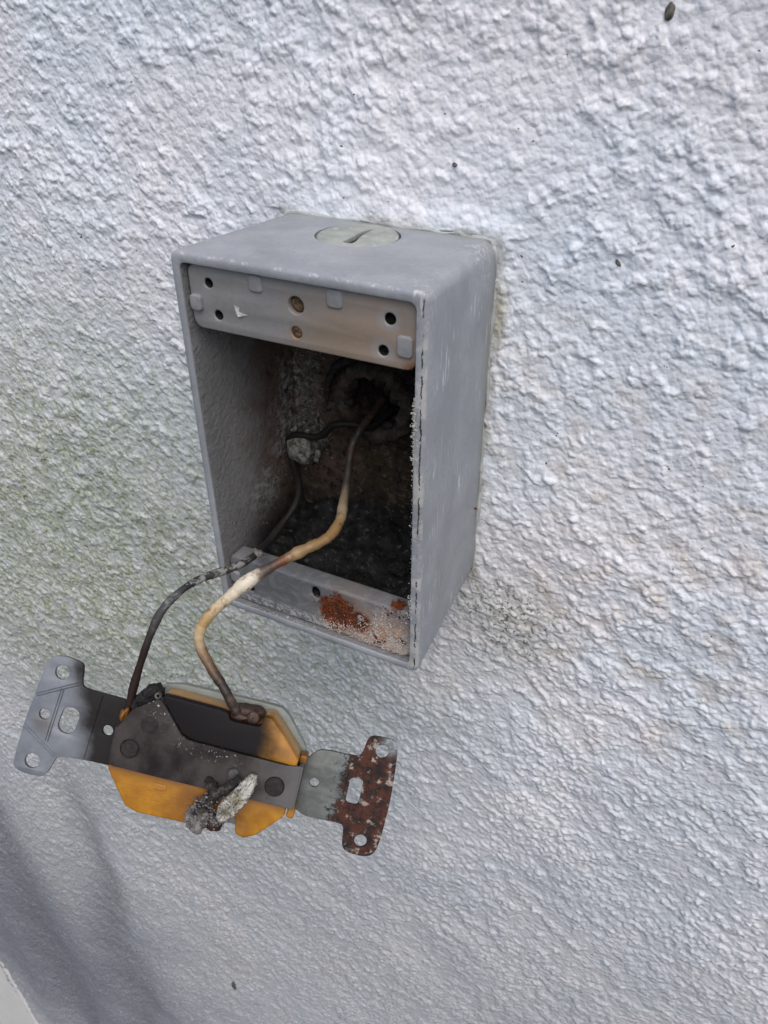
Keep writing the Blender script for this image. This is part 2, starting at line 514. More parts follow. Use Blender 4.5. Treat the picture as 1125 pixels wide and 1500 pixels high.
def m_ear_rust():
    M = Mat('rusted_strap_metal')
    x, y, z = M.xyz()
    n1 = M.noise(0.17, 6, 0.7)
    n2 = M.noise(0.75, 6, 0.72, off=(4, 4, 4))
    c = M.mix(M.mr(n1, 0.35, 0.65), (0.095, 0.102, 0.093), (0.14, 0.148, 0.137))
    e = M.mt('ADD', x, M.mt('MULTIPLY', M.mt('SUBTRACT', n1, 0.5), 7))
    z1 = M.mt('MULTIPLY', M.mr(e, 37.5, 40.0), M.mr(n2, 0.45, 0.58))
    c = M.mix(M.mt('MULTIPLY', z1, 0.7), c, (0.28, 0.30, 0.32))
    r = M.mt('MULTIPLY', M.mr(M.mt('ADD', e, M.mt('MULTIPLY', M.mt('SUBTRACT', n2, 0.5), 16)), 39.5, 41.5), M.mt('SUBTRACT', 1.0, M.spot((52.5, 12.5, -9), 3.6, 1.5, 6, n2)))
    r = M.mt('MULTIPLY', r, M.mr(M.noise(0.24, 5, 0.7, off=(44, 3, 9)), 0.60, 0.66, 1.0, 0.25))
    rc = M.mix(M.mr(M.noise(0.33, 6, 0.72, off=(7, 1, 3)), 0.38, 0.60), (0.012, 0.008, 0.007), (0.075, 0.022, 0.011))
    c = M.mix(r, c, rc)
    c = M.mix(M.mt('MULTIPLY', M.mt('MULTIPLY', r, M.mr(M.noise(0.35, 4, 0.6, off=(2, 31, 2)), 0.56, 0.66)), 0.9), c, (0.40, 0.34, 0.29))
    b = M.bump(M.mt('MULTIPLY', n2, M.mt('ADD', r, 0.15)), 0.8, 0.0009)
    M.set(col=c, metal=M.mr(r, 0, 1, 0.5, 0.0), rough=M.mr(r, 0, 1, 0.42, 0.85), nrm=b)
    return M.m

def m_strap():
    M = Mat('sooty_strap_metal')
    x, y, z = M.xyz()
    n1 = M.noise(0.1, 5, 0.6)
    n2 = M.noise(1.3, 4, 0.65, off=(4, 4, 4))
    c = M.mix(M.mr(n1, 0.3, 0.7), (0.012, 0.009, 0.009), (0.055, 0.046, 0.043))
    g = M.mr(M.mt('ADD', x, M.mt('MULTIPLY', M.mt('SUBTRACT', n1, 0.5), 14)), 12.0, 27.0)
    c = M.mix(M.mt('MULTIPLY', g, 0.75), c, (0.13, 0.125, 0.12))
    # pale dust specks along the inner edge
    band = M.mr(M.mt('ABSOLUTE', M.mt('SUBTRACT', y, M.mt('ADD', 2.0, M.mt('MULTIPLY', M.mt('MINIMUM', M.mt('ADD', x, 6.0), 0.0), -0.75)))), 5.0, 0.0)
    band = M.mt('MULTIPLY', band, M.mr(x, 14.0, 5.0))
    c = M.mix(M.mt('MULTIPLY', band, M.mr(n2, 0.60, 0.72)), c, (0.45, 0.46, 0.48))
    b = M.bump(n2, 0.3, 0.0003)
    M.set(col=c, metal=0.0, rough=0.62, nrm=b, spec=0.14)
    return M.m

def m_amber(soot):
    M = Mat('amber_plastic_' + ('sooty' if soot else 'clean'))
    x, y, z = M.xyz()
    n1 = M.noise(0.1, 5, 0.6)
    n2 = M.noise(0.8, 5, 0.65, off=(4, 4, 4), stretch=(0.3, 1, 1))
    c = M.mix(M.mr(n1, 0.35, 0.65), (0.31, 0.125, 0.006), (0.43, 0.20, 0.012))
    c = M.mix(M.mr(n2, 0.5, 0.75, 0, 0.4), c, (0.24, 0.085, 0.010))
    br = M.mt('MAXIMUM', M.spot((7, -13, 0), 10, 9, 14, n1), M.mr(M.mt('ADD', y, M.mt('MULTIPLY', M.mt('SUBTRACT', n1, 0.5), 6)), -12.5, -9.0))
    if not soot:
        c = M.mix(M.mt('MULTIPLY', br, 0.75), c, (0.13, 0.048, 0.008))
    if soot:
        s = M.mr(M.mt('ADD', x, M.mt('ADD', M.mt('MULTIPLY', M.mt('SUBTRACT', n1, 0.5), 10), M.mt('MULTIPLY', y, 0.25))), 26.0, 15.0)
        s = M.mt('MULTIPLY', s, M.mr(z, -3.2, -1.4))
        c = M.mix(s, c, (0.010, 0.008, 0.0085))
        c = M.mix(M.mr(z, -2.0, -4.0, 0, 0.45), c, (0.50, 0.31, 0.09))
    b = M.bump(n2, 0.12, 0.0003)
    M.set(col=c, rough=0.28, nrm=b, spec=0.4, sss=0.25 if not soot else 0.0)
    if soot:
        M.set(spec=M.mr(s, 0, 1, 0.45, 0.12), rough=M.mr(s, 0, 1, 0.25, 0.5))
    M.b.inputs['Subsurface Radius'].default_value = (0.003, 0.0012, 0.0003)
    return M.m

def wire_mat(name, stops, spec_c, spec_lo, spec_hi, rough=0.5, nscale=0.5, gate=(-1, -0.5, 3, 2), spec=0.45):
    """colour along the wire from attribute t"""
    M = Mat(name)
    at = M.node('ShaderNodeAttribute', attribute_name='t').outputs['Fac']
    n1 = M.noise(nscale, 5, 0.65)
    n2 = M.noise(nscale * 2.6, 5, 0.7, off=(4, 4, 4))
    f = M.mt('ADD', at, M.mt('MULTIPLY', M.mt('SUBTRACT', n1, 0.5), 0.05))
    r = M.node('ShaderNodeValToRGB', {0: f})
    els = r.color_ramp.elements
    while len(els) < len(stops):
        els.new(0.5)
    for e_, (p, c) in zip(els, stops):
        e_.position = p
        e_.color = (*c, 1)
    c = M.mix(M.mt('MULTIPLY', M.mr(M.noise(nscale, 5, 0.7, off=(9, 9, 1)), spec_lo, spec_hi, 0, 0.75), M.mt('MULTIPLY', M.mr(at, gate[0], gate[1]), M.mr(at, gate[2], gate[3]))), r.outputs[0], spec_c)
    b = M.bump(n2, 0.35, 0.0003)
    b = M.bump(M.noise(0.25, 3, 0.5), 0.3, 0.0006, b)
    M.set(col=c, rough=rough, nrm=b, spec=spec)
    return M.m

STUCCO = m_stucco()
BOXOUT, BOXIN = m_box_outer(), m_box_inner()
FL_T, FL_L = m_flange_top(), m_flange_low()
LUG = m_simple('lug_paint', (0.215, 0.22, 0.225), (0.27, 0.27, 0.275), 0.3, 0.42, bump=0.2)
PLUG = m_simple('plug_metal', (0.27, 0.29, 0.26), (0.35, 0.37, 0.335), 0.15, 0.65, c3=(0.42, 0.44, 0.40), bump=0.25)
RUST = m_simple('rust', (0.035, 0.011, 0.006), (0.20, 0.052, 0.012), 0.4, 0.85, bump=0.9, bd=0.0008)
RUSTDIM = m_simple('brown_rust', (0.05, 0.03, 0.018), (0.16, 0.10, 0.055), 0.9, 0.85, bump=0.9, bd=0.0006)
SOOT_AND_SHADE = m_simple('soot', (0.004, 0.004, 0.004), (0.020, 0.020, 0.020), 0.22, 0.9, bump=0.8, bd=0.001, c3=(0.05, 0.052, 0.053))  # real soot on the debris, painted shade in the flange holes
SALT = m_simple('salt_crust', (0.48, 0.46, 0.43), (0.40, 0.26, 0.18), 0.35, 0.85, bump=0.8, bd=0.0005, c3=(0.22, 0.15, 0.11))
SALTW = m_simple('white_salt_crust', (0.50, 0.49, 0.46), (0.28, 0.28, 0.265), 0.5, 0.85, bump=0.8, bd=0.0005)
ASH = m_simple('ash_crust', (0.27, 0.25, 0.24), (0.10, 0.09, 0.085), 0.5, 0.9, bump=1.0, bd=0.0007, c3=(0.04, 0.035, 0.035))
FLAKE = m_simple('melted_flake', (0.50, 0.48, 0.43), (0.15, 0.125, 0.07), 0.22, 0.55, bump=1.0, bd=0.001, c3=(0.08, 0.08, 0.085), lo=0.42, hi=0.58)
CHAR = m_simple('charred_plastic', (0.010, 0.009, 0.009), (0.035, 0.031, 0.031), 0.5, 0.6, bump=1.0, bd=0.0008)
ZINC = m_simple('corroded_zinc', (0.21, 0.215, 0.195), (0.05, 0.042, 0.03), 0.45, 0.75, bump=1.0, bd=0.0008, c3=(0.05, 0.045, 0.04))
EARC, EARR, STRAPM = m_ear_clean(), m_ear_rust(), m_strap()
AMB_S, AMB = m_amber(True), m_amber(False)
CAULK = m_simple('painted_sealant', (0.44, 0.46, 0.46), (0.33, 0.34, 0.32), 0.15, 0.7, bump=0.6, c3=(0.24, 0.23, 0.18))
TRIMM = m_simple('cream_trim_paint', (0.70, 0.69, 0.65), (0.76, 0.75, 0.71), 0.05, 0.45, bump=0.1)
HUBM = m_simple('scorched_hub', (0.008, 0.006, 0.005), (0.065, 0.046, 0.034), 0.2, 0.85, bump=1.0, bd=0.0016, c3=(0.012, 0.01, 0.009))
BROWNT = m_simple('scorched_terminal', (0.030, 0.018, 0.014), (0.085, 0.050, 0.036), 0.6, 0.55, bump=0.6, metal=0.2)
RIVM = m_simple('dark_rivet', (0.020, 0.017, 0.017), (0.035, 0.030, 0.029), 0.6, 0.5, metal=0.3, bump=0.3)
RIVL = m_simple('grey_rivet', (0.05, 0.047, 0.045), (0.075, 0.07, 0.068), 0.6, 0.5, metal=0.3, bump=0.3)
BUG = m_simple('brown_husk', (0.05, 0.045, 0.04), (0.16, 0.145, 0.12), 0.8, 0.6)
def m_clear():
    M = Mat('smoky_clear_plastic')
    n = M.noise(0.15, 4, 0.6)
    M.set(col=M.mix(M.mr(n, 0.3, 0.7), (0.34, 0.36, 0.33), (0.26, 0.28, 0.25)), rough=0.3, trans=0.35, ior=1.4)
    return M.m
CLEARM = m_clear()

# ------------------------------------------------------------------ stucco wall
def stucco(X, Z):
    """height of the plaster in mm at wall position X, Z"""
    a = math.radians(-40)
    P = (X * math.cos(a) + Z * math.sin(a)) / 1.12
    Q = -X * math.sin(a) + Z * math.cos(a)
    wx = P + 0.7 * perlin(P / 4.5, Q / 4.5, 5) + 0.16 * perlin(P / 1.1, Q / 1.1, 15)
    wz = Q + 0.7 * perlin(P / 4.5, Q / 4.5, 6) + 0.16 * perlin(P / 1.1, Q / 1.1, 16)
    low = sstep(30, -130, Z)
    base = fbm(wx / 8.0, wz / 8.0, 4, 21)
    cover = perlin(X / 45, Z / 45, 31) * 0.38 + 0.02 + 0.08 * low
    mask = sstep(-0.12, 0.16, base + cover)
    hi = sstep(0.08, 0.45, base + cover)
    def dab(sc, seed, lo_):
        w, k = worley(wx / sc + seed, wz / sc, seed, True)
        return np.clip(1 - (w / 0.78) ** 2, 0, 1) ** 0.8 * (lo_ + (1 - lo_) * k)
    b1, b2, b3 = dab(2.2, 41, 0.15), dab(1.15, 42, 0.1), dab(3.8, 43, 0.1)
    big = 1 - 0.7 * low
    h = mask * (0.10 + (0.62 + 0.55 * low) * b1 + (0.26 + 0.1 * low) * b2) + hi * big * (0.16 + 0.70 * b3 + 0.25 * b1)
    spark = sstep(0.0, 0.35, perlin(X / 3.0 + 40, Z / 3.0, 51)) * (1 - mask)
    h += spark * (0.36 * b1 + 0.20 * b2)
    h += 0.05 * fbm(X / 0.9, Z / 0.9, 2, 61) + 0.9 * perlin(X / 38, Z / 38, 71) + 1.4 * perlin(X / 110, Z / 110, 72)
    h = h * (0.95 + 0.25 * perlin(X / 80 + 3, Z / 80, 81))
    # trowelled rolls towards the corner on the left
    k = sstep(-90, -200, X)
    wob = 14 * perlin(X / 200 + 7, Z / 260, 91)
    h = h + k * (3.4 * np.cos((X + 270 + wob) / 114 * 2 * np.pi) + 1.0) * sstep(-120, -330, Z)
    # paint-filled margin round the box
    dx = np.maximum(np.maximum(-X, X - W), 0)
    dz = np.maximum(np.maximum(-Z, Z - H), 0)
    d = np.hypot(dx, dz)
    dn = d + 2.2 * perlin(X / 7, Z / 7, 99) + 1.2 * perlin(X / 2.5, Z / 2.5, 98)
    side = np.where(dz > 0, np.where(Z > H, 3.6, 0.8), np.where(X > W, 1.4, 0.8))
    near = 1 - sstep(side * 0.5, side * 1.4 + 1.5, dn)
    return h * (1 - near) + near * (0.5 + 0.4 * perlin(X / 4, Z / 4, 97) + 0.25 * b2)

def wall_h(x, z):
    return float(stucco(np.array([[float(x)]]), np.array([[float(z)]]))[0, 0])

def build_wall():
    # rows: fine at the height of the box, opening out towards the foot of the wall
    zs = list(np.arange(-60.0, 174.0, 0.38))
    zz, st, dn_ = -60.0, 0.38, []
    while zz > -1250:
        st = min(st * 1.003, 4.5)
        zz -= st
        dn_.append(zz)
    zz, st, up_ = 173.6, 0.38, []
    while zz < 330:
        st *= 1.09
        zz += st
        up_.append(zz)
    zs = np.array(dn_[::-1] + zs + up_)
    # a band of dense columns that widens and drifts left down the wall, coarse columns beside it
    xl = np.maximum(-465.0, -112.0 + (zs - 167.0) * 0.39)
    xr = np.where(zs > -190, 137 + (170 - zs) * 0.255, 229 + (zs + 190) * 0.918)
    xr = np.maximum(xr, -360.0)
    xr = np.minimum(xr, 320.0)
    tl = np.linspace(0, 1, 26)[:-1]
    tm = np.linspace(0, 1, 880)
    tr_ = np.linspace(0, 1, 60)[1:]
    X = np.concatenate([-467 + (xl[:, None] + 467) * (1 - (1 - tl[None]) ** 2),
                        xl[:, None] + (xr - xl)[:, None] * tm[None],
                        xr[:, None] + (330 - xr)[:, None] * tr_[None] ** 2], 1)
    Z = np.repeat(zs[:, None], X.shape[1], 1)
    h = stucco(X, Z)
    inside = (X > 4) & (X < W - 4) & (Z > 4) & (Z < H - 4)
    Y = np.where(inside, 22.0, -h)
    nz, nx = X.shape
    co = np.empty((nz * nx, 3), np.float32)
    X = X + np.where(X < -420, 3.5 * perlin(Z / 22, Z * 0 + 0.5, 7) + 1.5 * perlin(Z / 6, Z * 0 + 0.5, 8), 0)
    co[:, 0], co[:, 1], co[:, 2] = X.ravel(), Y.ravel(), Z.ravel()
    # returns at the rim so that the wall has thickness
    i = np.arange(nz * nx).reshape(nz, nx)
    q = np.stack([i[:-1, :-1], i[:-1, 1:], i[1:, 1:], i[1:, :-1]], -1).reshape(-1, 4)
    rim = np.concatenate([i[0, :], i[1:, -1], i[-1, -2::-1], i[-2:0:-1, 0]])
    back = co[rim].copy()
    back[:, 1] = 90.0
    j = np.arange(len(rim)) + nz * nx
    rq = np.stack([rim, j, np.roll(j, -1), np.roll(rim, -1)], -1)
    co = np.vstack([co, back]) * MM
    q = np.vstack([q, rq]).astype(np.int32)
    me = bpy.data.meshes.new('stucco_wall')
    me.vertices.add(len(co))
    me.vertices.foreach_set('co', co.ravel())
    me.loops.add(q.size)
    me.loops.foreach_set('vertex_index', q.ravel())
    me.polygons.add(len(q))
    me.polygons.foreach_set('loop_start', np.arange(0, q.size, 4, dtype=np.int32))
    me.polygons.foreach_set('loop_total', np.full(len(q), 4, np.int32))
    me.polygons.foreach_set('use_smooth', np.ones(len(q), bool))
    me.update(calc_edges=True)
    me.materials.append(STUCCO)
    o = bpy.data.objects.new('stucco_wall', me)
    COL.objects.link(o)
    tag(o, 'rough white painted stucco wall with green algae stains behind the grey box', 'wall')
    return o

WALL = build_wall()

# cream board at the corner on the far lower left
def build_trim():
    prof = [(-458, 60), (-458, 2), (-460, 0), (-856, 0), (-858, 2), (-858, 60)]
    n = 34
    V, F = [], []
    for i in range(n):
        z = -1250 + i * (1670 / (n - 1))
        e = 1.2 * math.sin(i * 1.7) + 0.8 * math.sin(i * 3.9)
        for (x, y) in prof:
            V.append((x + (e if x > -465 else 0), y, z))
    k = len(prof)
    for i in range(n - 1):
        for j in range(k):
            F.append((i * k + j, i * k + (j + 1) % k, (i + 1) * k + (j + 1) % k, (i + 1) * k + j))
    F.append(tuple(range(k)))
    F.append(tuple(range((n - 1) * k, n * k)))
    o = mk('trim_board', V, F, TRIMM)
    tag(o, 'cream painted vertical trim board at the lower left corner of the wall', 'trim board')
build_trim()

# ------------------------------------------------------------------ junction box
BOX = empty('electrical_box')
tag(BOX, 'weathered grey metal outlet box fixed open to the stucco wall', 'electrical box')

def loft(rings, close_first=False, close_last=False):
    V, F = [], []
    n = len(rings[0])
    for r in rings:
        V += r
    for a in range(len(rings) - 1):
        for j in range(n):
            F.append((a * n + j, a * n + (j + 1) % n, (a + 1) * n + (j + 1) % n, (a + 1) * n + j))
    if close_first:
        F.append(tuple(range(n)))
    if close_last:
        F.append(tuple(range((len(rings) - 1) * n, len(rings) * n)))
    return V, F

def build_shell():
    def ring(ins, r, y):
        return [(x, y, z) for x, z in rrect(ins, W - ins, ins, H - ins, r, 6, 9)]
    rings = []
    rings.append(ring(0.8, 5.0, 1.5))
    for t in np.linspace(0, 1, 7):
        rings.append(ring(0.8 - 1.9 * t, 5.0 - 2.2 * t, -(D - 1.3) * t))
    for aa in (30, 60, 90):
        a = math.radians(aa)
        rings.append(ring(-1.1 + 1.2 * (1 - math.cos(a)), 2.8 - 0.6 * math.sin(a), -(D - 1.3) - 1.3 * math.sin(a)))
    rings.append(ring(1.3, 2.0, -D))
    n_out = len(rings)
    for aa in (45, 90):
        a = math.radians(aa)
        rings.append(ring(1.3 + 0.5 * math.sin(a), 2.0, -D + 0.5 * (1 - math.cos(a))))
    for t in np.linspace(0.05, 1, 8):
        rings.append(ring(1.8 + 1.5 * t, 2.0 + 2 * t, -D + 0.5 + (D - 4.5) * t))
    # back with the conduit opening
    last = rings[-1]
    hc = (33.5, 61.5)
    yb = last[0][1]
    def hub(r, y, mixr=1.0, ref=last):
        out = []
        for (x, _, z) in ref:
            a = math.atan2(z - hc[1], x - hc[0])
            cx, cz = hc[0] + r * math.cos(a), hc[1] + r * math.sin(a)
            out.append((x + (cx - x) * mixr, y, z + (cz - z) * mixr))
        return out
    rings.append(hub(15, yb, 0.5))
    rings.append(hub(9.0, yb))
    rings.append(hub(8.6, yb + 1))
    rings.append(hub(8.6, yb + 18))
    V, F = loft(rings, close_last=True)
    n = len(rings[0])
    o = mk('shell', V, F, [BOXOUT, BOXIN], BOX)
    for p in o.data.polygons:
        ri = min(o.data.polygons[p.index].vertices) // n
        p.material_index = 1 if ri >= n_out + 1 else 0
    cv, cf = loft([[(x, y, H - 2.2) for x, y in circ(34.3, -14.6, 11.75, 64)], [(x, y, H + 4) for x, y in circ(34.3, -14.6, 11.75, 64)]], True, True)
    cut = mk('cutter', cv, cf, PLUG)
    md = o.modifiers.new('cut', 'BOOLEAN')
    md.object = cut
    md.operation = 'DIFFERENCE'
    md.solver = 'EXACT'
    md.use_hole_tolerant = True
    dg = bpy.context.evaluated_depsgraph_get()
    new = bpy.data.meshes.new_from_object(o.evaluated_get(dg))
    o.modifiers.remove(md)
    o.data = new
    new.name = 'shell'
    bpy.data.objects.remove(cut)
    auto_smooth(o, 40)
build_shell()

def lug(x0, x1, z0, z1, par, yb=-48.4, t=1.1):
    R = [[(x, yb + 0.3, z) for x, z in rrect(x0, x1, z0, z1, 1.1, 4, 0)],
         [(x, yb - t + 0.4, z) for x, z in rrect(x0, x1, z0, z1, 1.1, 4, 0)],
         [(x, yb - t + 0.1, z) for x, z in rrect(x0 + .15, x1 - .15, z0 + .15, z1 - .15, 1.0, 4, 0)],
         [(x, yb - t, z) for x, z in rrect(x0 + .5, x1 - .5, z0 + .5, z1 - .5, 0.8, 4, 0)]]
    V, F = loft(R, True, True)
    o = mk('lug', V, F, LUG, par)
    auto_smooth(o, 50)
    return o

fy = lambda a, b, c: (a, -45.2 - c, b)
TOPF = plate('top_flange', rrect(2.6, 67.6, 97.2, 114.5, 2.8, 6, 0),
             [circ(8.9, 109.9, 1.25), circ(10.9, 101.7, 1.3), circ(35, 108.3, 2.2, 28), circ(34.6, 101.2, 1.5), circ(60.7, 109.3, 1.45), circ(58.9, 101.1, 1.35)],
             6.4, 0.5, fy, FL_T, BOX)
TOPF['label'] = 'upper mounting flange with tan heat stain'
lug(2.8, 6.4, 102.2, 106.6, TOPF)
lug(21.6, 25.7, 109.9, 114.3, TOPF, t=0.5)
lug(43.9, 48.3, 109.5, 114.2, TOPF, t=0.5)
lug(62.7, 66.9, 100.6, 106.0, TOPF, t=0.7)

def screw_end(x, z, r, dpt, par, mat=RUSTDIM):
    R = []
    for rr, yy in ((r, 6), (r, 0), (r * 0.8, -0.25), (r * 0.35, -0.1), (r * 0.1, 0.15)):
        R.append([(a, -48.4 + dpt + yy, b) for a, b in circ(x, z, rr, 16)])
    V, F = loft(R, True, True)
    return mk('screw_end', V, F, mat, par, True)
screw_end(35, 108.3, 2.15, 1.4, TOPF)
screw_end(34.6, 101.2, 1.45, 0.5, TOPF)

def hole(x, z, r, par, sx=1, sy=1):  # dark liner that paints the shade inside a flange hole
    R = []
    for rr_, yy in ((r - 0.03, 0.35), (r - 0.03, 5.0), (0.05, 5.2)):
        R.append([(a, -48.4 + yy, b) for a, b in circ(x, z, rr_, 20, sx, sy)])
    V, F = loft(R, False, True)
    return mk('hole_shade_liner', V, F, SOOT_AND_SHADE, par, True)
for hx, hz, hr in ((8.9, 109.9, 1.25), (10.9, 101.7, 1.3), (60.7, 109.3, 1.45), (58.9, 101.1, 1.35)):
    hole(hx, hz, hr, TOPF)

# dent chipped into the upper flange
mk('chipped_dent', [(16.2, -48.5, 105.6), (16.6, -48.46, 103.2), (17.6, -48.95, 102.6), (20.4, -48.5, 103.4), (17.6, -48.42, 103.9), (18.0, -48.44, 105.0)],
   [(0, 1, 2), (0, 2, 4), (2, 3, 4), (0, 4, 5)], SALTW, TOPF)

LOWF = plate('bottom_flange', rrect(2.6, 67.6, 2.3, 20.2, 2.8, 6, 0),
             [circ(35, 16.2, 1.75, 20, 0.8, 1.15), circ(9.8, 8.3, 1.2), circ(50.5, 11.2, 1.5)],
             6.4, 0.9, fy, FL_L, BOX)
LOWF['label'] = 'lower mounting flange eaten by orange rust and pale salts'
lug(2.8, 6.4, 9.5, 14.0, LOWF, t=0.8)
hole(35, 16.2, 1.75, LOWF, 0.8, 1.15)
hole(9.8, 8.3, 1.2, LOWF)
screw_end(50.5, 11.2, 1.4, 0.7, LOWF, SALTW)

# threaded plug in the top
def build_plug():
    c = (34.3, -14.6)
    R = []
    for r, z in ((11.15, -2.1), (11.15, -0.45), (10.9, -0.15), (10.4, -0.12), (10.2, -0.3)):
        R.append([(x, y, H + z) for x, y in circ(c[0] + 0.05, c[1] - 0.35, r, 48)])
    V, F = loft(R, False, False)
    o = mk('threaded_plug', V, F, PLUG, BOX, True)
    a = math.radians(93)
    slot = [(-7.2, -1.4), (-5.5, -1.8), (-3.6, -1.4), (0, -0.9), (4.6, -1.1), (6.6, -1.6), (7.2, -0.6), (5.2, 0.4), (0, 0.9), (-3.8, 1.2), (-5.6, 1.5), (-7.2, 1.1)]
    slot = chaikin(slot, 1, 0.25)
    slot = [(c[0] + p * math.cos(a) - q * math.sin(a), c[1] + p * math.sin(a) + q * math.cos(a)) for p, q in slot]
    plate('plug_face', circ(c[0] + 0.05, c[1] - 0.35, 10.35, 48), [slot], 1.5, 0.2, lambda x, y, z: (x, y, H - 1.0 + z), PLUG, o)
    fl = circ(c[0], c[1], 9.0, 24)
    mk('slot_floor', [(x, y, H - 1.9) for x, y in fl], [tuple(range(24))], m_simple('slot_dirt', (0.03, 0.033, 0.02), (0.08, 0.085, 0.05), 0.5, 0.9), o)
build_plug()

# sealant bead where box meets wall
def tube(name, path, rad, mat, parent=None, sides=12, closed=False, rn=0.0, per=8, seed=0, caps=True):
    P = [Vector(p) for p in path]
    n = len(P)
    pts, par = [], []
    segs = n if closed else n - 1
    for i in range(segs):
        p0 = P[(i - 1) % n] if closed or i > 0 else P[0] * 2 - P[1]
        p1, p2 = P[i], P[(i + 1) % n]
        p3 = P[(i + 2) % n] if closed or i + 2 < n else P[-1] * 2 - P[-2]
        for j in range(per):
            t = j / per
            pts.append(0.5 * ((2 * p1) + (p2 - p0) * t + (2 * p0 - 5 * p1 + 4 * p2 - p3) * t * t + (3 * p1 - p0 - 3 * p2 + p3) * t ** 3))
            par.append((i + t) / segs)
    if not closed:
        pts.append(P[-1])
        par.append(1.0)
    m_ = len(pts)
    V, F, T = [], [], []
    nrm = None
    rr = np.random.default_rng(seed)
    for i in range(m_):
        tg = (pts[(i + 1) % m_] - pts[i - 1]) if closed or 0 < i < m_ - 1 else (pts[1] - pts[0] if i == 0 else pts[-1] - pts[-2])
        tg.normalize()
        if nrm is None:
            nrm = tg.orthogonal().normalized()
        else:
            nrm = (nrm - tg * nrm.dot(tg)).normalized()
        bi = tg.cross(nrm)
        r = rad(par[i]) if callable(rad) else rad
        ox = rr.normal(0, 1, sides) * rn
        for s in range(sides):
            a = 2 * math.pi * s / sides
            q = pts[i] + (nrm * math.cos(a) + bi * math.sin(a)) * r * (1 + ox[s])
            V.append(tuple(q))
            T.append(par[i])
    for i in range(m_ if closed else m_ - 1):
        for s in range(sides):
            a, b = i * sides, ((i + 1) % m_) * sides
            F.append((a + s, a + (s + 1) % sides, b + (s + 1) % sides, b + s))
    if not closed and caps:
        F.append(tuple(range(sides)))
        F.append(tuple(range((m_ - 1) * sides, m_ * sides)))
    o = mk(name, V, F, mat, parent, True)
    at = o.data.attributes.new('t', 'FLOAT', 'POINT')
    at.data.foreach_set('value', T)
    return o

bead = []
for k, (x, z) in enumerate(rrect(0.6, W - 0.6, 0.6, H - 0.6, 5, 3, 14)):
    bead.append((x + random.uniform(-.3, .3), -0.6 + random.uniform(-.5, .3), z + random.uniform(-.3, .3)))
tube('sealant_bead', bead, lambda t: 0.5 + 0.2 * math.sin(t * 61) + 0.15 * math.sin(t * 143 + 1), CAULK, BOX, 10, True, 0.08, 4)

# conduit hub ring, scorched
def build_hub():
    hc = (33.5, 61.5)
    R = []
    n = 48
    rr = random.Random(8)
    jit = [1 + 0.05 * math.sin(0.9 * i) + 0.04 * math.sin(2.3 * i + 1) + rr.uniform(-.045, .045) for i in range(n)]
    for r, y in ((14.0, -3.8), (13.8, -6.6), (12.8, -7.4), (10.2, -7.6), (9.4, -6.8), (9.0, -3.0), (8.5, 9)):
        R.append([(hc[0] + r * jit[i] * math.cos(2 * math.pi * i / n), y + 0.4 * (jit[i] - 1) * 20, hc[1] + r * jit[i] * math.sin(2 * math.pi * i / n)) for i in range(n)])
    V, F = loft(R)
    o = mk('conduit_hub', V, F, HUBM, BOX, True)
    # cracked gasket round it
    arc = [(hc[0] + 16.5 * math.cos(t), -6.0, hc[1] + 15.5 * math.sin(t)) for t in np.linspace(1.2, 3.3, 12)]
    tube('gasket', arc, lambda t: 0.5 + 1.0 * math.sin(math.pi * min(max(t, 0.02), 0.98)), CHAR, o, 8, False, 0.12, 4)
    for t in (0.4, 1.3, 2.4, 3.3, 4.4, 5.4):
        V, F = lump((hc[0] + 8.4 * math.cos(t), -5.5, hc[1] + 8.4 * math.sin(t)), (1.6, 1.6, 1.6), int(t * 10), 0.35, 1)
        mk('charred_lump', V, F, CHAR, o, True)

def lump(c, size, seed, amp=0.3, sub=2, rot=0.0):
    bm = bmesh.new()
    bmesh.ops.create_icosphere(bm, subdivisions=sub + 1, radius=1)
    rr = random.Random(seed)
    ph = [rr.uniform(0, 6) for _ in range(9)]
    V = []
    for v in bm.verts:
        p = v.co
        k = 1 + amp * (math.sin(p.x * 3.1 + ph[0]) * math.sin(p.y * 2.7 + ph[1]) + 0.6 * math.sin(p.z * 5.3 + ph[2]) * math.sin(p.x * 5.9 + ph[3]) + 0.35 * math.sin(p.y * 11 + ph[4]) * math.sin(p.z * 9.7 + ph[5]) + 0.2 * rr.uniform(-1, 1))
        x, y, z = p.x * k * size[0], p.y * k * size[1], p.z * k * size[2]
        V.append((c[0] + x * math.cos(rot) - y * math.sin(rot), c[1] + x * math.sin(rot) + y * math.cos(rot), c[2] + z))
    F = [tuple(v.index for v in f.verts) for f in bm.faces]
    bm.free()
    return V, F
build_hub()

# grounding boss and screw in the rear corner
def build_boss():
    cx, cz = 9.0, 41.0
    R = []
    for r, y in ((5.2, -4), (4.8, -9.5), (4.2, -10.4), (0.5, -10.5)):
        R.append([(x, y, z) for x, z in circ(cx, cz, r, 24)])
    V, F = loft(R)
    o = mk('ground_boss', V, F, ZINC, BOX, True)
    V, F = lump((cx + 0.6, -13.2, cz + 1.5), (5.0, 3.0, 5.0), 5, 0.17, 3)
    mk('ground_screw', V, F, ZINC, o, True)
    for k, (dx, dz, s) in enumerate(((4.6, 2, 1.1), (5.0, -1, 1.3), (-3.5, 6, 1.2), (1.5, 6.4, 1.0), (-4.0, -5, 1.2), (4.4, -3.5, 0.9))):
        V, F = lump((cx + dx, -9.5, cz + dz), (s, s * .8, s * 1.2), 30 + k, 0.3, 2)
        mk('zinc_bloom', V, F, ZINC, o, True)
build_boss()

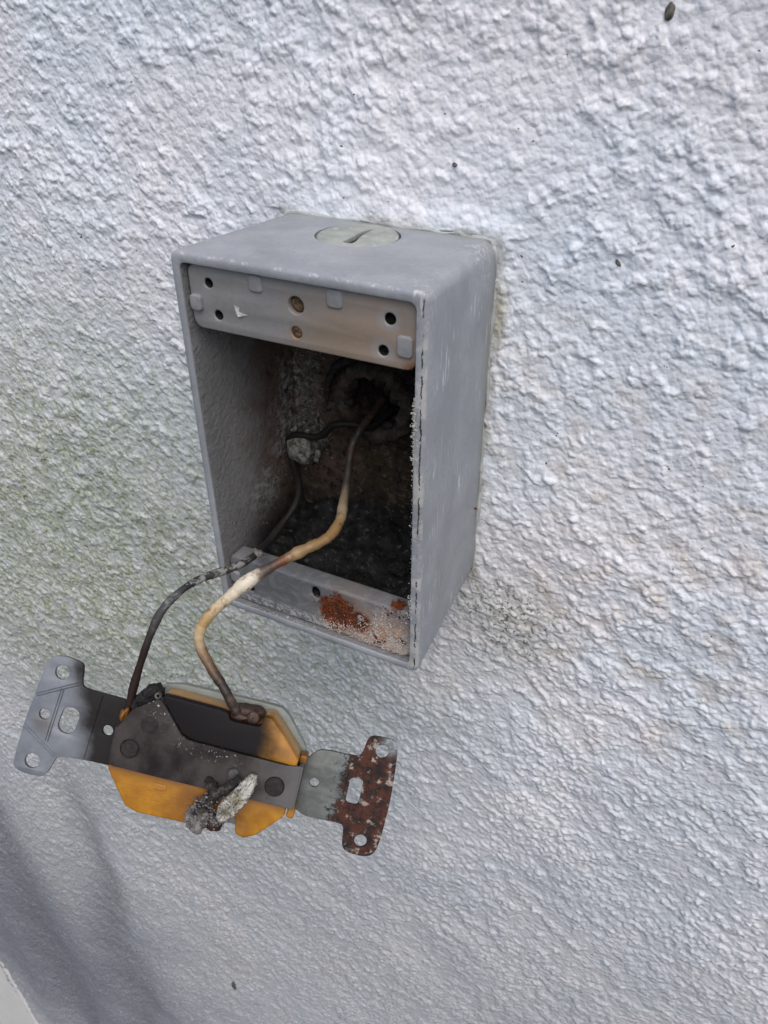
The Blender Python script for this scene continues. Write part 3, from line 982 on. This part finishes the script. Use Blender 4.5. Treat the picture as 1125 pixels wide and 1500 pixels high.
# soot and charred debris on the floor of the box
def build_soot():
    nx, ny = 120, 76
    xs, ys = np.linspace(3.2, 66.8, nx), np.linspace(-42.2, -3.6, ny)
    X, Y = np.meshgrid(xs, ys)
    Zh = 6 + 4.5 * fbm(X / 16, Y / 16, 3, 5) + 2.4 * np.sqrt(np.clip(1 - worley(X / 4.2, Y / 4.2, 7) ** 2, 0, 1)) + 1.3 * np.sqrt(np.clip(1 - worley(X / 1.9, Y / 1.9, 8) ** 2, 0, 1))
    Zh += 3.5 * np.clip(1 - worley(X / 8, Y / 8, 12) ** 2, 0, 1)
    Zh += 10 * sstep(-18, -4, Y) * (0.7 + 0.6 * perlin(X / 12, Y / 30, 3)) + 5 * sstep(45, 66, X)
    Zh = np.maximum(Zh, 3.3)
    V = [(float(x), float(y), float(z)) for x, y, z in zip(X.ravel(), Y.ravel(), Zh.ravel())]
    F = [(j * nx + i, j * nx + i + 1, (j + 1) * nx + i + 1, (j + 1) * nx + i) for j in range(ny - 1) for i in range(nx - 1)]
    o = mk('charred_debris', V, F, SOOT_AND_SHADE, BOX, True)
    o['kind'] = 'stuff'
build_soot()

ICO = None
def crumbs(name, pts, mat, parent, seed=0):
    """small crusts that nobody could count, joined"""
    global ICO
    if ICO is None:
        bm = bmesh.new()
        bmesh.ops.create_icosphere(bm, subdivisions=1, radius=1)
        ICO = ([tuple(v.co) for v in bm.verts], [tuple(v.index for v in f.verts) for f in bm.faces])
        bm.free()
    rr = random.Random(seed)
    V, F = [], []
    for (x, y, z, s) in pts:
        b = len(V)
        a = rr.uniform(0, 6.28)
        sc = [s * rr.uniform(0.6, 1.3) for _ in range(3)]
        for (px, py, pz) in ICO[0]:
            k = rr.uniform(0.75, 1.2)
            qx, qz = px * math.cos(a) - pz * math.sin(a), px * math.sin(a) + pz * math.cos(a)
            V.append((x + qx * sc[0] * k, y + py * sc[1] * k * 0.7, z + qz * sc[2] * k))
        F += [tuple(i + b for i in f) for f in ICO[1]]
    o = mk(name, V, F, mat, parent, True, fix=False)
    o['kind'] = 'stuff'
    return o

def scatter(n, cx, cz, sx, sz, y, s0, s1, seed, cut=(3, 67.5, 2.3, 20)):
    rr = random.Random(seed)
    out = []
    for _ in range(n):
        x, z = rr.gauss(cx, sx), rr.gauss(cz, sz)
        if cut[0] < x < cut[1] and cut[2] < z < cut[3]:
            out.append((x, y + rr.uniform(-0.1, 0.15), z, s0 + (s1 - s0) * rr.random() ** 2))
    return out
crumbs('salt_deposit', scatter(1500, 57, 5.5, 6, 2.6, -48.4, 0.08, 0.42, 1) + scatter(500, 42, 5, 4, 2, -48.4, 0.07, 0.34, 2) + scatter(500, 61, 11, 3.5, 4, -48.4, 0.07, 0.4, 3), SALT, LOWF, 1)
crumbs('rust_scale', scatter(500, 42.8, 12.3, 3, 2.2, -48.4, 0.08, 0.45, 4) + scatter(220, 49.5, 9.6, 2.4, 1.2, -48.45, 0.08, 0.4, 5) + scatter(60, 39, 7, 1.5, 1, -48.4, 0.06, 0.3, 15) + scatter(30, 57, 6, 1.5, 1.2, -48.5, 0.15, 0.6, 6) + scatter(30, 63, 18.5, 3, .8, -48.4, 0.15, 0.6, 6), RUST, LOWF, 2)
rr = random.Random(77)
edge = []
for k in range(1100):
    z = rr.choice([rr.gauss(82, 5), rr.gauss(25, 3), rr.gauss(55, 16), rr.gauss(80, 6)])
    if 20 < z < 96:
        edge.append((68.6 + rr.gauss(0, 0.45), -50.3 + rr.uniform(0, .6), z, rr.uniform(0.06, 0.24) * (1.7 if 72 < z < 92 or z < 28 else 1.0)))
for k in range(160):
    x = rr.uniform(8, 36)
    edge.append((x, -49.2 + rr.uniform(-1.0, .5), 1.75 + rr.uniform(-.1, .3), rr.uniform(0.08, 0.3)))
crumbs('white_salt_crust', edge, SALTW, BOX, 3)

pts = []
for k in range(700):
    cx_, cz_, s_ = rr.choice([(7, 62, 5), (9, 50, 4), (12, 44, 4), (6, 38, 4), (10, 72, 4), (15, 84, 3)])
    x_, z_ = cx_ + rr.gauss(0, s_ * 0.6), cz_ + rr.gauss(0, s_)
    if x_ > 4:
        pts.append((x_, -4.6 + rr.uniform(-.3, .3), z_, rr.uniform(0.15, 0.7)))
for k in range(500):
    y_, z_ = rr.uniform(-44, -6), 0
    z_ = 24 + rr.gauss(0, 5) + (y_ + 40) * 0.35
    pts.append((3.45, y_, z_, rr.uniform(0.06, 0.26)))
crumbs('zinc_crust', pts, ZINC, BOX, 6)
pts = []
for k in range(900):
    x_, z_ = rr.uniform(14, 66), rr.gauss(50, 22)
    if 12 < z_ < 96 and math.hypot(x_ - 33.5, z_ - 61.5) > 12:
        pts.append((x_, -4.3 + rr.uniform(-.3, .4), z_, 0.2 + 1.1 * rr.random() ** 3))
crumbs('burnt_crust', pts, HUBM, BOX, 9)
pts = [(66.4, rr.uniform(-44, -12), rr.gauss(88, 6), rr.uniform(0.1, 0.5)) for k in range(160)] + [(rr.gauss(61, 2.5), -4.3, rr.gauss(46, 9), rr.uniform(0.15, 0.7)) for k in range(160)]
crumbs('rust_crust', [p for p in pts if p[2] < 97], RUST, BOX, 10)

# ------------------------------------------------------------------ wires
white = [(32.2, 4.0, 58.4), (32.0, -3.0, 56.4), (31.7, -10.0, 54.7), (31.3, -16.0, 50.5), (33.8, -24.0, 44.2), (36.1, -31.0, 40.1), (38.8, -38.0, 38.4)]
WHITE_REST = []
WHITE_REST = [(39.0, -46.0, 37.2), (34.4, -54.0, 36.0), (28.8, -61.0, 33.4), (24.8, -67.0, 31.1), (20.7, -72.0, 27.1), (17.3, -77.0, 23.2), (15.1, -80.0, 18.2), (16.2, -82.0, 14.1), (20.9, -84.0, 9.2), (25.7, -85.5, 5.0), (29.5, -86.6, -0.7), (31.1, -86.6, -3.4)]
def wr(t):
    r = 1.2 + 0.42 * float(sstep(0.22, 0.33, np.float64(t)))
    r += 0.55 * math.exp(-((t - 0.56) / 0.035) ** 2) - 0.25 * math.exp(-((t - 0.495) / 0.02) ** 2) + 0.2 * math.exp(-((t - 0.45) / 0.01) ** 2)
    r -= 0.25 * float(sstep(0.7, 0.95, np.float64(t)))
    for c_ in (0.335, 0.386, 0.432, 0.59, 0.655, 0.70):
        r -= 0.16 * math.exp(-((t - c_) / 0.0035) ** 2)
    return r + 0.06 * math.sin(t * 90) + 0.05 * math.sin(t * 211 + 1)
CREAM, TAN, BRN, DK = (0.56, 0.48, 0.34), (0.38, 0.25, 0.11), (0.13, 0.06, 0.025), (0.028, 0.021, 0.018)
WHITEW = wire_mat('scorched_cream_insulation', [(0.0, DK), (0.24, (0.04, 0.035, 0.03)), (0.30, (0.33, 0.26, 0.17)), (0.36, (0.28, 0.17, 0.07)), (0.42, (0.24, 0.145, 0.06)), (0.465, (0.31, 0.21, 0.105)),
    (0.478, (0.15, 0.05, 0.018)), (0.50, (0.05, 0.035, 0.028)), (0.525, (0.10, 0.07, 0.05)), (0.545, (0.66, 0.60, 0.48)), (0.61, (0.60, 0.51, 0.36)), (0.68, (0.42, 0.26, 0.10)), (0.73, (0.50, 0.38, 0.22)), (0.80, (0.20, 0.12, 0.06)), (0.86, DK), (1.0, (0.035, 0.024, 0.02))], (0.12, 0.06, 0.025), 0.50, 0.66, 0.42, 0.3)
o = tube('electrical_wire', white + WHITE_REST, wr, WHITEW, None, 16, False, 0.028, 18, 3)
tag(o, 'thick cream insulated wire scorched brown and black, bending from box to receptacle', 'wire')

black = [(36.0, 3.0, 55.5), (33.0, -6.5, 53.5), (28.5, -11.0, 55.6), (22.6, -12.5, 54.5), (19.0, -12.5, 50.5), (15.3, -13.0, 48.5), (11.0, -13.2, 48.2), (6.2, -13.0, 46.2), (4.6, -12.0, 41.3), (7.6, -15.0, 37.0), (14.1, -22.0, 34.7), (16.2, -28.0, 31.4), (15.0, -34.0, 27.4), (14.9, -43.0, 25.6), (16.6, -52.0, 27.4), (15.2, -59.0, 27.6), (12.1, -65.0, 28.0), (9.2, -71.0, 28.5), (6.8, -77.0, 27.4), (4.2, -82.0, 23.8), (3.4, -87.0, 19.1), (2.3, -91.0, 12.7), (0.9, -95.5, 4.2), (0.7, -100.0, -3.3)]
BLACKW = wire_mat('charred_black_insulation', [(0.0, (0.010, 0.008, 0.007)), (0.5, (0.012, 0.010, 0.009)), (0.6, (0.016, 0.015, 0.014)), (0.68, (0.05, 0.045, 0.04)), (0.76, (0.02, 0.019, 0.018)), (0.80, (0.075, 0.075, 0.073)), (0.86, (0.04, 0.036, 0.034)), (0.90, (0.022, 0.014, 0.012)), (1.0, (0.026, 0.013, 0.010))], (0.30, 0.30, 0.29), 0.52, 0.60, 0.6, 0.35, (0.60, 0.66, 0.90, 0.74), 0.2)
o = tube('electrical_wire', black, lambda t: 1.18 + 0.1 * math.sin(t * 47) + 0.07 * math.sin(t * 120), BLACKW, None, 12, False, 0.03, 10, 5)
tag(o, 'thin charred black wire looping from box screw down to receptacle left end', 'wire')
V, F = lump((16.9, -51.5, 27.5), (1.7, 1.5, 1.5), 3, 0.25, 2)
mk('charred_nub', V, F, ASH, o, True)

# ------------------------------------------------------------------ receptacle
REC = bpy.data.objects.new('electrical_receptacle', None)
COL.objects.link(REC)
Uv, Vv, Nv = Vector((0.92755, 0.32238, -0.18901)), Vector((-0.04667, 0.60174, 0.79732)), Vector((0.37077, -0.73074, 0.57319))
REC.matrix_world = Matrix(((Uv.x, Vv.x, Nv.x, 26.12 * MM), (Uv.y, Vv.y, Nv.y, -98.26 * MM), (Uv.z, Vv.z, Nv.z, -9.87 * MM), (0, 0, 0, 1)))
REC.empty_display_size = 0.02
tag(REC, 'burnt amber outlet receptacle with metal strap hanging from two wires', 'receptacle')
fl = lambda n0: (lambda a, b, c: (a, b, n0 + c))

EAR_L = [(-51.6, 15.5), (-48.2, 16.2), (-45.1, 15.8), (-42.9, 15.3), (-42.2, 14.0), (-41.7, 9.3), (-40.6, 8.1), (-28.6, 7.7), (-24.7, 7.2), (-25.1, -12.6), (-29.3, -12.6), (-36.4, -12.7), (-44.0, -13.5), (-44.5, -14.9), (-46.1, -19.8), (-48.5, -20.6), (-53.7, -20.5), (-56.3, -19.2), (-56.4, -15.3), (-55.9, -5.7), (-54.7, 3.5), (-53.4, 13.4)]
slot = [(-43.1 + p * math.cos(-.12) - q * math.sin(-.12), -2.3 + p * math.sin(-.12) + q * math.cos(-.12)) for p, q in rrect(-2.7, 2.7, -4.0, 4.0, 2.4, 6, 0)]
earL = plate('mounting_ear', chaikin(EAR_L, 2, 0.22), [circ(-48.2, 11.3, 2.15, 24), circ(-50.6, -2.0, 1.65, 20), slot, circ(-31.1, -2.6, 1.6, 20), circ(-51.0, -16.4, 2.25, 24)], 1.2, 0.12, fl(-9.0), EARC, REC)
earL['label'] = 'smoke-stained left mounting ear'
EAR_R = [(32.0, 6.6), (42.9, 6.6), (44.5, 7.6), (45.1, 12.7), (46.6, 13.9), (52.9, 14.1), (54.3, 12.7), (55.2, 5.8), (55.9, -5.3), (55.4, -18.2), (54.0, -21.1), (51.4, -22.0), (46.4, -21.8), (44.6, -20.3), (43.9, -14.6), (42.7, -13.8), (31.8, -14.2), (29.4, -12.9), (26.0, -12.0), (25.5, 0.5), (28.0, 2.2), (29.5, 3.7)]
earR = plate('mounting_ear', chaikin(EAR_R, 2, 0.22), [circ(50.1, 9.8, 2.0, 24), circ(32.5, -3.7, 1.4, 20), rrect(42.7, 46.7, -7.5, 0.4, 1.2, 5, 0), circ(49.8, -17.6, 1.9, 24)], 1.2, 0.12, fl(-9.0), EARR, REC)
earR['label'] = 'heavily rusted right mounting ear'

def ridge(p, q, par, mat, n0=-8.38, w=0.22, gap=0.75, lines=(-0.5, 0.5)):
    d = Vector((q[0] - p[0], q[1] - p[1])).normalized()
    nn = Vector((-d.y, d.x))
    V, F = [], []
    for s in lines:
        b = len(V)
        for pt in (p, q):
            c = Vector(pt) + nn * gap * s
            for o_, h in ((-w, -0.05), (0, 0.17), (w, -0.05)):
                V.append((c.x + nn.x * o_, c.y + nn.y * o_, n0 + h))
        F += [(b, b + 1, b + 4, b + 3), (b + 1, b + 2, b + 5, b + 4)]
    return mk('score_line', V, F, mat, par)
for p, q in (((-54.2, 3.1), (-41.9, 9.4)), ((-46.9, 6.6), (-48.2, -9.8)), ((-55.6, -6.6), (-44.5, -13.5))):
    ridge(p, q, earL, EARC)
ridge((-34.8, 7.2), (-36.1, -12.2), earL, EARC, lines=(0,))
ridge((42.0, 6.2), (41.3, -13.2), earR, EARR, lines=(0,), w=0.3)
ridge((48.6, 7.0), (48.2, -14.5), earR, EARR, lines=(0,), w=0.3)

UP = [(-15.7, 13.3), (-6.7, 3.35), (15.3, 2.75), (26.5, 2.55), (26.7, 4.8), (19.9, 11.6), (16.6, 14.5), (14.2, 14.5), (13.8, 11.4), (5.0, 11.2), (3.8, 13.6), (-15.0, 14.2)]
up = plate('upper_housing', chaikin(UP, 1, 0.12), [], 10.4, 0.5, fl(-4.6), AMB_S, REC)
up['label'] = 'upper half of amber housing blackened by soot'
LOW = [(-26.5, -9.6), (-26.0, -10.8), (-18.2, -20.8), (4.2, -20.6), (4.5, -16.1), (12.7, -15.8), (13.5, -20.4), (16.3, -21.0), (19.6, -19.4), (26.2, -12.4), (26.4, -9.7), (24, -4), (-24, -4)]
low = plate('lower_housing', chaikin(LOW, 1, 0.12), [], 10.0, 0.5, fl(-5.0), AMB, REC)
low['label'] = 'lower half of amber housing, still clear orange'
plate('front_cover', chaikin([(-16.5, 15.6), (17.5, 15.6), (20.5, 13.8), (28.4, 4.5), (28.4, -10.6), (20.5, -20.2), (17.5, -22.0), (-18.5, -22.0), (-27.8, -11.5), (-27.8, 5.0)], 1, 0.12), [], 3.0, 0.4, fl(-11.6), CLEARM, REC)
plate('outlet_face', chaikin([(-17, 12), (17, 12), (23, 4), (23, -10), (17, -18.5), (-17, -18.5), (-23, -10), (-23, 4)], 1, 0.15), [], 9, 0.6, fl(-17.6), AMB, REC)

STRAP = [(27.9, 3.1), (28.4, -9.4), (25.7, -9.4), (-11.7, -9.1), (-26.3, -8.8), (-25.9, 2.4), (-22.7, 8.7), (-15.9, 13.2), (-6.8, 3.2), (15.3, 2.6), (23.6, 2.4)]
strap = plate('strap', chaikin(STRAP, 1, 0.07), [], 1.1, 0.15, fl(0.55), STRAPM, REC)
def block(name, a0, a1, b0, b1, n0, n1, mat, par, bev=0.25):
    return plate(name, rrect(a0, a1, b0, b1, min(0.5, (a1 - a0) * .3, (b1 - b0) * .3), 3, 0), [], n1 - n0, bev, fl((n0 + n1) / 2), mat, par)
block('strap_bend', 27.3, 28.6, -9.3, 3.0, -9.5, 0.9, STRAPM, strap)
block('strap_bend', -26.6, -25.4, -8.7, 2.3, -9.5, 0.9, STRAPM, strap)
def rivet(u, v, r, mat, ring=0.35, depth=0.22):
    R = []
    for rr_, z in ((r + ring, 1.05), (r + ring * .6, 1.05 + depth), (r, 1.05 + depth * .2), (r - 0.15, 1.05 + depth * .9), (0.05, 1.05 + depth)):
        R.append([(x, y, z) for x, y in circ(u, v, rr_, 28)])
    V, F = loft(R, False, True)
    o = mk('rivet', V, F, mat, strap)
    auto_smooth(o, 25)
rivet(-21.2, -2.9, 2.5, RIVM)
rivet(-17.1, 4.8, 2.3, RIVM, 0.3, 0.12)
rivet(9.5, -3.2, 1.6, RIVL, 0.6, 0.35)
rivet(21.7, -4.1, 2.6, RIVM)
# faint stamped ring and strokes, worn past reading
R = []
for r_, z in ((2.3, 1.08), (2.15, 1.22), (2.0, 1.08)):
    R.append([(x, y, z) for x, y in circ(-5.7, -5.6, r_, 32)])
V, F = loft(R)
st = mk('stamped_mark', V, F, STRAPM, strap, True)
for k, du in enumerate((-6.6, -5.5, -2.6, -1.6, -0.7, 0.4, 1.3)):
    block('stamped_stroke', du, du + 0.3, -6.3, -4.7, 1.0, 1.2, STRAPM, strap, 0.05)

block('housing_tab', 26.8, 29.0, 2.4, 4.9, -9, -3.5, AMB, up, 0.4)
block('housing_tab', 26.6, 28.9, -13.2, -9.6, -9, -2.0, AMB, low, 0.4)
V, F = lump((-25.4, 5.6, -1.2), (1.3, 1.9, 1.6), 9, 0.3, 2)
mk('melted_drip', V, F, AMB, up, True)
# charred chunk at the left terminal
def poly_lump(name, outline, n0, n1, mat, par, seed, amp=0.5, it=1):
    """rough chunk: outline in plan, uneven depth"""
    rr = random.Random(seed)
    pts = chaikin(outline, it, 0.22)
    cu = sum(p[0] for p in pts) / len(pts)
    cv = sum(p[1] for p in pts) / len(pts)
    R = []
    for s, t in ((0.7, 0), (0.95, 0.12), (1.0, 0.4), (0.97, 0.7), (0.85, 0.9), (0.6, 1.0), (0.3, 1.04)):
        ring = []
        for i, (a, b) in enumerate(pts):
            j = rr.uniform(-amp, amp) * 0.5
            ring.append((cu + (a - cu) * s + j, cv + (b - cv) * s + rr.uniform(-amp, amp) * 0.5, n0 + (n1 - n0) * t + rr.uniform(-amp, amp) * 0.5))
        R.append(ring)
    V, F = loft(R, True, True)
    o = mk(name, V, F, mat, par)
    auto_smooth(o, 35)
    return o
poly_lump('charred_terminal', [(-24.1, 7.6), (-23.9, 10.4), (-21.0, 15.3), (-18.0, 16.4), (-15.9, 14.9), (-15.7, 13.3), (-21.0, 9.0)], -5, 2.0, CHAR, REC, 4, 0.7, 2)
R = []
for r_, z in ((0.9, 0), (0.9, 1.4), (0.5, 1.5), (0.5, 0.4)):
    R.append([(x, y, 1.2 + z) for x, y in circ(-16.4, 14.0, r_, 14)])
V, F = loft(R)
mk('terminal_eyelet', V, F, ZINC, REC, True)

# upper terminal that holds the cream wire
tr = poly_lump('wire_terminal', [(2.6, 12.3), (4.0, 14.6), (8.1, 15.4), (13.6, 15.2), (14.0, 12.4), (9.0, 11.2), (5.0, 10.8)], -8, -2.4, BROWNT, REC, 12, 0.4, 2)
R = []
for r_, z in ((1.9, -1.2), (1.9, 0.6), (1.5, 1.0), (0.2, 1.05)):
    R.append([(x, y, -2.2 + z) for x, y in circ(11.0, 12.9, r_, 18)])
V, F = loft(R)
mk('terminal_screw', V, F, BROWNT, tr, True)
V, F = lump((7.6, 12.2, -2.0), (2.4, 1.0, 1.0), 17, 0.15, 2, 0.2)
mk('clamp', V, F, BROWNT, tr, True)

# corroded lower terminal: char arm, ash lump, melted flake
CHARB = m_simple('charred_ash', (0.015, 0.012, 0.011), (0.11, 0.095, 0.085), 0.5, 0.85, bump=1.0, bd=0.0009, lo=0.45, hi=0.72)
arm = tube('charred_arm', [(2.6, -6.2, 1.0), (4.2, -7.4, 2.6), (5.6, -9.6, 3.2), (3.6, -12.6, 3.2), (2.0, -15.2, 2.6), (1.4, -17.2, 1.4)], lambda t: 0.9 + 0.9 * math.sin(math.pi * t) + 0.25 * math.sin(t * 40), CHARB, REC, 12, False, 0.15, 6, 4)
tube('charred_strand', [(3.2, -12.2, 3.0), (6.5, -8.8, 3.6), (9.6, -5.8, 3.2), (11.6, -3.6, 2.0)], lambda t: 1.6 - 0.4 * t, CHARB, arm, 10, False, 0.15, 6, 6)
poly_lump('melted_flake', [(14.6, -0.6), (16.4, -1.2), (17.0, -4.0), (15.2, -9.2), (12.2, -14.6), (9.4, -17.0), (7.8, -15.6), (7.4, -11.2), (10.4, -7.2), (12.6, -3.6)], 1.6, 6.0, FLAKE, REC, 21, 0.5, 3)
V, F = lump((2.4, -17.6, 1.6), (3.4, 3.8, 2.8), 44, 0.2, 3, 0.4)
mk('ash_lump', V, F, ASH, arm, True)
V, F = lump((0.9, -14.9, 2.6), (1.1, 1.4, 1.1), 47, 0.3, 2)
mk('ash_lump', V, F, ASH, arm, True)
V, F = lump((6.8, -17.8, -0.6), (3.6, 3.0, 2.6), 51, 0.15, 3)
mk('char_lump', V, F, BROWNT, arm, True)

pts = []
for k in range(520):
    t_ = rr.random()
    a_, b_, n_ = rr.choice([(2.4, -17.0, 3.6), (1.6, -14.8, 3.2), (4.0, -11.5, 4.4), (6.5, -16.5, 2.0), (8.5, -15.2, 4.6), (10.5, -11.0, 5.4)])
    pts.append((a_ + rr.gauss(0, 1.2), b_ + rr.gauss(0, 1.3), n_ + rr.gauss(0, 0.5), rr.uniform(0.12, 0.5)))
crumbs('ash_crumbs', pts, ASH, arm, 8)
for k, v_ in enumerate((-13.6, -15.2, -16.9)):
    block('mould_rib', -22.0 + k * 1.2, -1.0, v_, v_ + 0.3, -0.2, 0.18, AMB, low, 0.08)
block('wire_release', -12.5, -8.5, -13.0, -11.2, -0.3, 0.25, AMB, low, 0.2)

# ------------------------------------------------------------------ small husks stuck to the wall
for x, z, sx, sz, rot, lb in ((103.4, 168.4, 1.0, 1.7, 0.1, 'grey-brown oval husk stuck high on the wall near the top right'),
                              (55.8, 133.6, 0.7, 0.6, 0, 'tiny dark husk on the stucco just above the box'),
                              (101.3, 114.3, 0.45, 1.1, -0.7, 'thin black splinter on the stucco right of the box top'),
                              (-94.3, -461.1, 2.6, 5.5, 0.1, 'dark brown husk low on the wall near the bottom edge')):
    V, F = lump((0, 0, 0), (sx, 0.5 * sx, sz), int(x) + 200, 0.15, 2)
    V = [(a * math.cos(rot) + c * math.sin(rot), b, -a * math.sin(rot) + c * math.cos(rot)) for a, b, c in V]
    o = mk('seed_husk', V, F, BUG, None, True)
    o.location = (x * MM, -(wall_h(x, z) + 0.3) * MM, z * MM)
    tag(o, lb, 'husk', 'dark husks on the wall')
